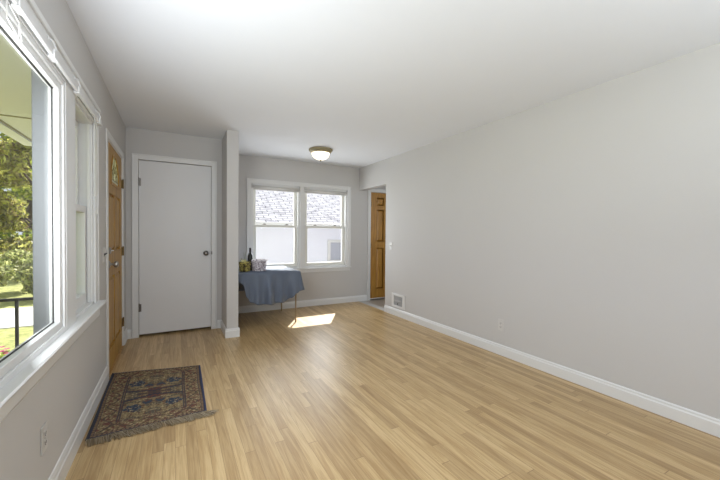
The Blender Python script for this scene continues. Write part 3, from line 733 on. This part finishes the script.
# ---- things on the table
def basket(name, x, y, z, r0, r1, h, mat, label, cat, handles=None, rows=6):
    r = empty(name, (x, y, z), label, cat)
    bm = bmesh.new(); seg = 36; n = rows*4
    prof_ = [(r0*.1, 0), (r0, 0)]
    lathe(bm, [(r0, 0), (r1, h), (r1-.006, h), (r0-.006, .006), (.01, .006)], (x, y, z), 'Z', seg)
    obj('bowl', bm, mat, r, 0, True)
    bm = bmesh.new()
    for k in range(rows):
        rr = r0+(r1-r0)*(k+.5)/rows; zz = z+h*(k+.5)/rows
        pts = [(x+(rr+.003+.004*((i+k) % 2))*math.cos(2*math.pi*i/seg), y+(rr+.003+.004*((i+k) % 2))*math.sin(2*math.pi*i/seg), zz) for i in range(seg+1)]
        tube(bm, pts, h/rows*.42, 6, False)
    obj('weave', bm, mat, r, 0, True)
    bm = bmesh.new(); tube(bm, [(x+(r1)*math.cos(2*math.pi*i/seg), y+(r1)*math.sin(2*math.pi*i/seg), z+h) for i in range(seg+1)], .006, 8, False)
    obj('rim', bm, mat, r, 0, True)
    if handles:
        for a in handles:
            bm = bmesh.new(); cx, cy = math.cos(a), math.sin(a)
            pts = []
            for i in range(11):
                t = math.pi*i/10; s = .035*math.cos(t); e = .030*math.sin(t)
                pts.append((x+(r1+e)*cx-s*cy, y+(r1+e)*cy+s*cx, z+h-.006+.006*math.sin(t)))
            tube(bm, pts, .0045, 8); obj('handle', bm, mat, r, 0, True)
    return r
basket('wicker_basket', 1.015, 4.735, TOP, .078, .090, .150, 'wicker', 'white wicker basket with small side handles at the right of the table group', 'basket', (-.4, 1.7), 7)
ob = basket('wicker_basket', .826, 4.735, TOP, .056, .068, .125, 'glassgreen', 'low olive woven basket beside the projecting wall, left of the white basket', 'basket', None, 6)
bt = empty('wine_bottle', (.925, 4.885, TOP), 'dark wine bottle standing behind the two baskets', 'bottle')
bm = bmesh.new(); lathe(bm, [(.033, 0), (.037, .005), (.037, .185), (.034, .205), (.020, .228), (.0145, .240), (.014, .255)], (.925, 4.885, TOP), 'Z', 28); obj('body', bm, 'bottle', bt, 0, True)
bm = bmesh.new(); lathe(bm, [(.0150, .250), (.0150, .290), (.0165, .292), (.0165, .300), (.0145, .302), (.0145, .310), (.003, .311)], (.925, 4.885, TOP), 'Z', 20); obj('foil_neck', bm, 'foil', bt, 0, True)
cd_ = empty('note_card', (.81, 4.70, TOP+.10), 'small cream card tucked into the olive basket', 'card')
bm = BX((-.028, .028, -.0008, .0008, 0, .062)); 
for v in bm.verts: v.co = Matrix.Rotation(-.18, 3, 'X') @ v.co + Vector((.81, 4.715, TOP+.095))
obj('card_sheet', bm, 'card', cd_)
# dried sprigs standing in the olive basket
sp = empty('dried_sprigs', (.826, 4.735, TOP+.01), 'thin olive sprigs sticking up out of the olive basket', 'dried plant')
rs = random.Random(3); bm = bmesh.new(); bl = bmesh.new()
for k in range(16):
    a = rs.uniform(0, 6.28); r_ = rs.uniform(.01, .04); x, y = .826+r_*math.cos(a), 4.735+r_*math.sin(a); h_ = rs.uniform(.10, .16) if k > 3 else rs.uniform(.20, .26)
    x2, y2 = x+rs.uniform(-.05, .03), y+rs.uniform(-.02, .03); z0 = TOP+.012
    tube(bm, [(x, y, z0), ((x+x2)/2, (y+y2)/2, z0+h_*.6), (x2, y2, z0+h_)], .0012, 5)
    if h_ < .17:
        for q in range(9):
            t = rs.uniform(.55, 1); c = Vector((x+(x2-x)*t+rs.uniform(-.018, .018), y+(y2-y)*t+rs.uniform(-.018, .018), z0+h_*t)); d = Vector((rs.uniform(-1, 1), rs.uniform(-1, 1), rs.uniform(-.2, 1))).normalized()*.016; e = d.cross(Vector((0, 0, 1))).normalized()*.006
            bl.faces.new([bl.verts.new(c), bl.verts.new(c+d*.5+e), bl.verts.new(c+d), bl.verts.new(c+d*.5-e)])
obj('stem', bm, 'green', sp); lv = obj('foliage', bl, 'leaf2', sp); lv['kind'] = 'stuff'

# ------------------------------------------------------------------ rug
FLc, FRc, NRc, NLc = Vector((-.474, 3.575)), Vector((.195, 3.425)), Vector((.183, 2.520)), Vector((-.458, 2.492))
def rugpt(u, v, z):   # u across (left 0 - right 1), v near 0 - far 1
    p = (NLc*(1-u)+NRc*u)*(1-v)+(FLc*(1-u)+FRc*u)*v
    return Vector((p.x, p.y, z))
rg_ = empty('area_rug', (-.14, 3.0, 0), 'small oriental rug in brown and navy with beige fringe by the left wall', 'rug')
TAN, OLV, BRN, RED, NVY, TEAL, CRM = [Vector(lin(c)[:3]) for c in ((144, 122, 88), (116, 104, 68), (88, 68, 50), (104, 58, 50), (38, 42, 62), (62, 80, 92), (172, 154, 118))]
rr = random.Random(11)
def h2(i, j): return ((math.sin(i*127.1+j*311.7)*43758.5453) % 1)
def vn(x, y, k=0):      # smooth value noise
    i, j = math.floor(x), math.floor(y); f, g = x-i, y-j; f = f*f*(3-2*f); g = g*g*(3-2*g)
    return (h2(i+k, j)*(1-f)+h2(i+1+k, j)*f)*(1-g)+(h2(i+k, j+1)*(1-f)+h2(i+1+k, j+1)*f)*g
def pattern(u, v):
    X, Y = abs(u-.5)*2, abs(v-.5)*2       # mirrored, 0 centre .. 1 edge
    cu, cv = X*.33, Y*.49
    ex, ey = .33-cu, .49-cv; e = min(ex, ey)
    n = h2(int(u*150), int(v*220)); a = vn(cu*120, cv*120); b = vn(cu*62, cv*62, 40); c = vn(cu*26, cv*26, 90)
    if e < .013: return NVY*(.8+.4*n)
    if e < .135:                          # dense floral border
        s_ = cv if ex < ey else cu; t = (e-.075)/.055
        if .026 < e < .030 or .122 < e < .128: return NVY.lerp(BRN, .6*n)
        if e < .026: return RED.lerp(TAN, .7) if math.sin(s_*260) > 0 else BRN
        w_ = t-.5*math.sin(s_*38)
        if abs(w_) < .10: return BRN.lerp(NVY, .35)
        if b > .70: return RED.lerp(BRN, .45*n)
        if a > .66: return BRN*(.8+.4*n)
        if a < .22: return CRM
        if b < .26: return OLV
        return TAN.lerp(BRN, .30*n+.12)
    if e < .142: return NVY.lerp(BRN, .4)
    # field: tan ground, dark converging bars, navy clusters toward the corners
    fx, fy = cu/.188, cv/.348
    bar = abs(fy-.10-.13*fx)
    if bar < .022+.020*fx: return NVY.lerp(BRN, .25*n)
    if fy < .035+.02*math.sin(fx*16) and fx < .75: return NVY.lerp(BRN, .3+.6*n)
    if fx < .22 and fy < .26: return (RED if a > .5 else NVY).lerp(BRN, .4*n)
    k = math.hypot((fx-.66)/.30, (fy-.60)/.15)+.55*(b-.5)
    if k < .95: return TEAL if a > .62 else (CRM if a < .2 else NVY*(.9+.3*n))
    k2 = math.hypot((fx-.22)/.20, (fy-.42)/.10)+.5*(a-.5)
    if k2 < .85: return NVY.lerp(TEAL, .3+.3*n) if b > .35 else RED.lerp(BRN, .3)
    if c > .66 and a > .35: return NVY.lerp(OLV, .45)
    if a > .72: return BRN
    if b > .76: return RED.lerp(BRN, .4)
    if a < .18: return CRM
    return TAN.lerp(OLV, .5*n+.15)
NU, NV = 150, 220
vv = []; ff = []
for j in range(NV+1):
    for i in range(NU+1):
        u, v = i/NU, j/NV
        p = rugpt(u, v, .008+.0012*math.sin(u*9+v*5)+.0010*math.sin(v*17))
        p.x += .003*math.sin(v*8)
        vv.append(p-Vector((-.14, 3.0, 0)))
for j in range(NV):
    for i in range(NU):
        a = j*(NU+1)+i; ff.append((a, a+1, a+NU+2, a+NU+1))
per = [i for i in range(NU+1)]+[j*(NU+1)+NU for j in range(1, NV+1)]+[NV*(NU+1)+i for i in range(NU-1, -1, -1)]+[j*(NU+1) for j in range(NV-1, 0, -1)]
b0 = len(vv)
for i in per: q = vv[i].copy(); q.z = .0008; vv.append(q)
np_ = len(per)
for k in range(np_): ff.append((per[(k+1) % np_], per[k], b0+k, b0+(k+1) % np_))
me = bpy.data.meshes.new('pile'); me.from_pydata([tuple(p) for p in vv], [], ff)
ca = me.color_attributes.new('pattern', 'FLOAT_COLOR', 'POINT')
cols = []
for j in range(NV+1):
    for i in range(NU+1):
        c = pattern(i/NU, j/NV); cols += [c[0], c[1], c[2], 1]
cols += [NVY[0], NVY[1], NVY[2], 1]*np_
ca.data.foreach_set('color', cols); me.materials.append(M['rug'])
po = bpy.data.objects.new('pile', me); C.objects.link(po); po.parent = rg_; ORG['pile'] = ORG['area_rug']
bm = bmesh.new()
tube(bm, [rugpt(1.004, v/20, .0055) for v in range(21)], .0055, 6); obj('side_binding', bm, 'navy', rg_)
bm = bmesh.new()
tube(bm, [rugpt(-.004, v/20, .0055) for v in range(21)], .0055, 6); obj('side_binding', bm, simple('charcoal_binding', (46, 48, 56), .9), rg_)
bm = bmesh.new()
for k in range(620):
    u = k/619+rr.uniform(-.004, .004); u = min(max(u, 0), 1); p = rugpt(u, 0, .007)
    ln = rr.uniform(.040, .085); sk = rr.uniform(.012, .070); side = 1 if u > .18 else .3
    if .50 < u < .60: sk = rr.uniform(-.03, .03); ln *= .8
    q1 = p+Vector((sk*.3*side, -ln*.4, rr.uniform(.003, .012))); q2 = p+Vector((sk*side, -ln, rr.uniform(-.005, -.001)))
    q2.x = max(q2.x, -.478); q1.x = max(q1.x, -.478)
    tube(bm, [p, q1, q2], [.0018, .0022, .0013], 4, True)
for k in range(110):     # the outswept right end
    u = 1-rr.uniform(0, .10); p = rugpt(u, 0, .006); q = p+Vector((rr.uniform(.02, .095), rr.uniform(-.062, -.012), -.003))
    tube(bm, [p, (p+q)/2+Vector((0, -.012, .007)), q], [.0018, .0022, .0012], 4, True)
fr = obj('fringe', bm, 'fringe', rg_); fr['kind'] = 'stuff'
bm = bmesh.new()
for k in range(220):
    u = k/219; p = rugpt(u, 1, .005); tube(bm, [p, p+Vector((rr.uniform(-.006, .006), rr.uniform(.012, .022), -.003))], [.002, .0014], 4, True)
f2 = obj('fringe', bm, 'fringe', rg_); f2['kind'] = 'stuff'

# ------------------------------------------------------------------ outside, front yard
tag(obj('lawn', BX((-60, 40, 5.7, 70, -.6, -.5), (-60, -.8, -20, 5.7, -.6, -.5)), 'grass'), 'sunlit patchy green lawn in front of the house', 'lawn', None, 'structure')
tag(obj('bounce_strip', BX((-.7, 30, 5.75, 8.45, -.5, -.484)), 'concrete'), 'unseen pale concrete strip added to bounce white light onto the neighbouring building', 'bounce_strip', None, 'structure')  # out of view, added so sunlit concrete throws white light on the neighbour's wall
bm = BX((-40, -.9, 8.25, 10.3, -.5, -.482)); tag(obj('sidewalk', bm, 'concrete'), 'pale concrete walk crossing the lawn', 'sidewalk', None, 'structure')
bm = bmesh.new()
box(bm, -1.46, XL-.12, YR, 4.28, 2.30, 2.33); box(bm, -1.46, XL-.12, 4.30, 5.55, 2.30, 2.33)
sf = empty('porch_soffit', (-1.0, 2, 2.3), 'cream boarded underside of the porch roof outside the picture window', 'soffit', None, 'structure')
obj('boards', bm, 'soffit', sf)
obj('fascia', BX((-1.60, -1.475, YR, 5.55, 2.275, 2.45)), 'soffit', sf)
obj('batten', BX((-1.475, -1.458, YR, 5.55, 2.293, 2.45), (-1.455, XL-.12, 4.285, 4.305, 2.293, 2.345)), 'soffit_line', sf)
obj('roof_deck', BX((-1.60, XL-.12, YR, 5.57, 2.45, 2.52)), 'soffit_line', sf)
pr_ = empty('porch_railing', (-1.53, 5.04, -.5), 'thin black iron railing crossing the lower part of the picture window view', 'railing')
obj('top_rail', BX((-4.2, -.95, 5.02, 5.06, .47, .50)), 'blackmetal', pr_, .003)
for x in (-1.527, -2.9, -4.15, -.98): obj('rail_post', BX((x-.013, x+.013, 5.03, 5.056, -.5, .47)), 'blackmetal', pr_)

def leafcloud(rs, blobs, n, size, mat, name, parent):
    V = []; Fc = []
    tot = sum(b[3]**2 for b in blobs)
    for (x, y, z, r_, sz) in blobs:
        k = int(n*r_*r_/tot)
        for _ in range(k):
            d = Vector((rs.gauss(0, 1), rs.gauss(0, 1), rs.gauss(0, 1))).normalized(); t = r_*(rs.random()**.45)
            c = Vector((x, y, z))+Vector((d.x*t, d.y*t, d.z*t*sz))
            a = Vector((rs.gauss(0, 1), rs.gauss(0, 1), rs.gauss(0, .7))).normalized(); b = a.orthogonal().normalized(); b.rotate(Matrix.Rotation(rs.uniform(0, 6.28), 3, a))
            s = size*rs.uniform(.6, 1.3); i = len(V); c2 = a.cross(b)
            V += [tuple(c-b*s-ORG[parent.name]), tuple(c+c2*s*.5-ORG[parent.name]), tuple(c+b*s-ORG[parent.name]), tuple(c-c2*s*.5-ORG[parent.name])]; Fc.append((i, i+1, i+2, i+3))
    me = bpy.data.meshes.new(name); me.from_pydata(V, [], Fc); me.materials.append(M[mat])
    o = bpy.data.objects.new(name, me); C.objects.link(o); o.parent = parent; ORG[o.name] = ORG[parent.name]; return o
def tree(x, y, h_, r_, mat, label, seed, n=5200, size=.13, low=1.3):
    rs = random.Random(seed); t = empty('tree', (x, y, -.5), label, 'tree', 'trees beyond the lawn')
    bm = bmesh.new(); tube(bm, [(x, y, -.5), (x+.1, y, h_*.3), (x-.1, y+.1, h_*.6), (x, y, h_*.85)], [.2, .15, .09, .03], 10)
    obj('trunk', bm, 'bark', t, 0, True)
    bl = []; 
    for k in range(40):
        z = low+(h_-low)*rs.random()**1.35; a = rs.uniform(0, 6.28); q = r_*math.sqrt(rs.random())*(1-.35*abs((z-low)/(h_-low)-.4))
        bl.append((x+q*math.cos(a), y+q*math.sin(a), z, rs.uniform(.5, 1.1)*r_*.38, .55))
        if k < 12:
            bm = bmesh.new(); zz = max(.8, z-.9); tube(bm, [(x, y, zz), (x+.6*q*math.cos(a), y+.6*q*math.sin(a), z-.2), (bl[-1][0], bl[-1][1], z)], [.06, .035, .012], 6); obj('branch', bm, 'bark', t)
    leafcloud(rs, bl, n, size, mat, 'foliage', t)
tree(-4.75, 18.2, 5.6, 1.9, 'leaf2', 'yellow-green tree directly behind the shrubs', 1, n=15000, size=.10, low=.1)
tree(-7.2, 25.5, 8.5, 2.6, 'leaf1', 'taller green tree behind the yellow-green one', 2, n=12000, size=.15, low=.2)
tree(-10.0, 35.0, 12.5, 3.4, 'leaf1', 'tallest green tree, farthest back in the yard', 3, n=12000, size=.2, low=.2)
def shrub(x, y, r_, h_, label, seed):
    rs = random.Random(seed); t = empty('shrub', (x, y, -.5), label, 'shrub', 'shrubs along the far edge of the lawn')
    bm = bmesh.new()
    for k in range(7):
        a = k*.9; tube(bm, [(x+.04*math.cos(a), y+.04*math.sin(a), -.5), (x+r_*.5*math.cos(a), y+r_*.5*math.sin(a), -.5+h_*.7)], [.02, .008], 6)
    obj('stem', bm, 'bark', t)
    leafcloud(rs, [(x+rs.uniform(-.6, .6)*r_, y+rs.uniform(-.6, .6)*r_, -.5+h_*(.22+.5*rs.random()), .5*r_, 1.0) for _ in range(14)], 3200, .06, 'leaf3', 'foliage', t)
for i, (x, y, r_, h_, lb) in enumerate(((-2.95, 11.7, .52, 1.2, 'pale green shrub of the front row, nearest the window frame'), (-4.15, 11.8, .52, 1.1, 'pale green shrub of the front row, second from the window frame'), (-5.40, 11.9, .52, 1.2, 'pale green shrub of the front row, third from the window frame'), (-3.75, 13.2, .56, 1.55, 'taller shrub of the back row, nearer the window frame'), (-5.10, 13.3, .56, 1.6, 'taller shrub of the back row, farther from the window frame'))):
    shrub(x, y, r_, h_, lb, 20+i)
fp = empty('flowering_plant', (-1.72, 5.35, -.5), 'low plant with magenta blossoms just below the picture window frame', 'plant')
rs = random.Random(9)
bm = bmesh.new()
for k in range(9):
    a = k*.7; tube(bm, [(-1.72+.02*math.cos(a), 5.35+.02*math.sin(a), -.5), (-1.72+.14*math.cos(a), 5.35+.14*math.sin(a), -.2)], [.006, .003], 6)
obj('stem', bm, 'green', fp)
leafcloud(rs, [(-1.72, 5.35, -.30, .20, .7)], 260, .035, 'leaf1', 'foliage', fp)
for k in range(16):
    a = rs.uniform(0, 6.28); q = rs.uniform(0, .19); c = Vector((-1.72+q*math.cos(a), 5.35+q*math.sin(a), -.17+rs.uniform(-.03, .03))); bm = bmesh.new()
    for p_ in range(5):
        t = p_*1.257; u_ = Vector((math.cos(t), math.sin(t), .35)); w_ = Vector((-math.sin(t), math.cos(t), 0))
        v4 = [c, c+u_*.018+w_*.012, c+u_*.034, c+u_*.018-w_*.012]; bt_ = [v-Vector((0, 0, .0015)) for v in v4]
        A = [bm.verts.new(v) for v in v4]; B = [bm.verts.new(v) for v in bt_]
        bm.faces.new(A); bm.faces.new(B[::-1])
        for i in range(4): bm.faces.new((A[i], A[(i+1) % 4], B[(i+1) % 4], B[i]))
    obj('blossom', bm, 'magenta', fp)

# ------------------------------------------------------------------ outside, neighbour's building
nb = empty('neighbour_garage', (3, 8.5, -.5), 'white neighbouring building with grey shingle roof outside the twin window', 'building')
NY = 8.5
wm = wallmesh('Y', NY, NY+.15, 1.1, 9, -.5, 1.42, [(3.72, 4.5, .50, 1.02)])
obj('wall', wm, 'siding', nb)
wf = obj('window_frame', BX((3.66, 3.74, NY-.03, NY+.05, .44, 1.08), (4.48, 4.56, NY-.03, NY+.05, .44, 1.08), (3.74, 4.48, NY-.03, NY+.05, 1.00, 1.08), (3.74, 4.48, NY-.03, NY+.05, .44, .52)), 'trim', nb)
obj('pane', BX((3.74, 4.48, NY+.02, NY+.03, .52, 1.00)), 'neighbor_pane', wf)
sl_ = math.tan(math.radians(29)); EY = 8.22; RY = 11.3; e0 = 1.475
# roof slab built flat along its slope so the shingle courses follow it
L_ = (RY-EY)/math.cos(math.radians(29))
bm = BX((.8, 9.5, 0, L_, 0, .05))
bmesh.ops.recalc_face_normals(bm, faces=bm.faces)
me = bpy.data.meshes.new('roof'); bm.to_mesh(me); bm.free(); me.materials.append(M['shingle'])
ro = bpy.data.objects.new('roof', me); C.objects.link(ro); ro.parent = nb; ro.location = Vector((0, EY, e0))-ORG[nb.name]; ro.rotation_euler = (math.radians(29), 0, 0)
obj('gutter', BX((.8, 9.5, EY-.10, EY+.01, e0-.055, e0+.035)), 'trim', nb, .01)
obj('soffit', BX((.8, 9.5, EY+.01, NY, e0-.06, e0-.03)), 'siding', nb)
obj('gable', BX((1.1, 9, NY+.15, NY+5.2, -.5, 1.4)), 'siding', nb)
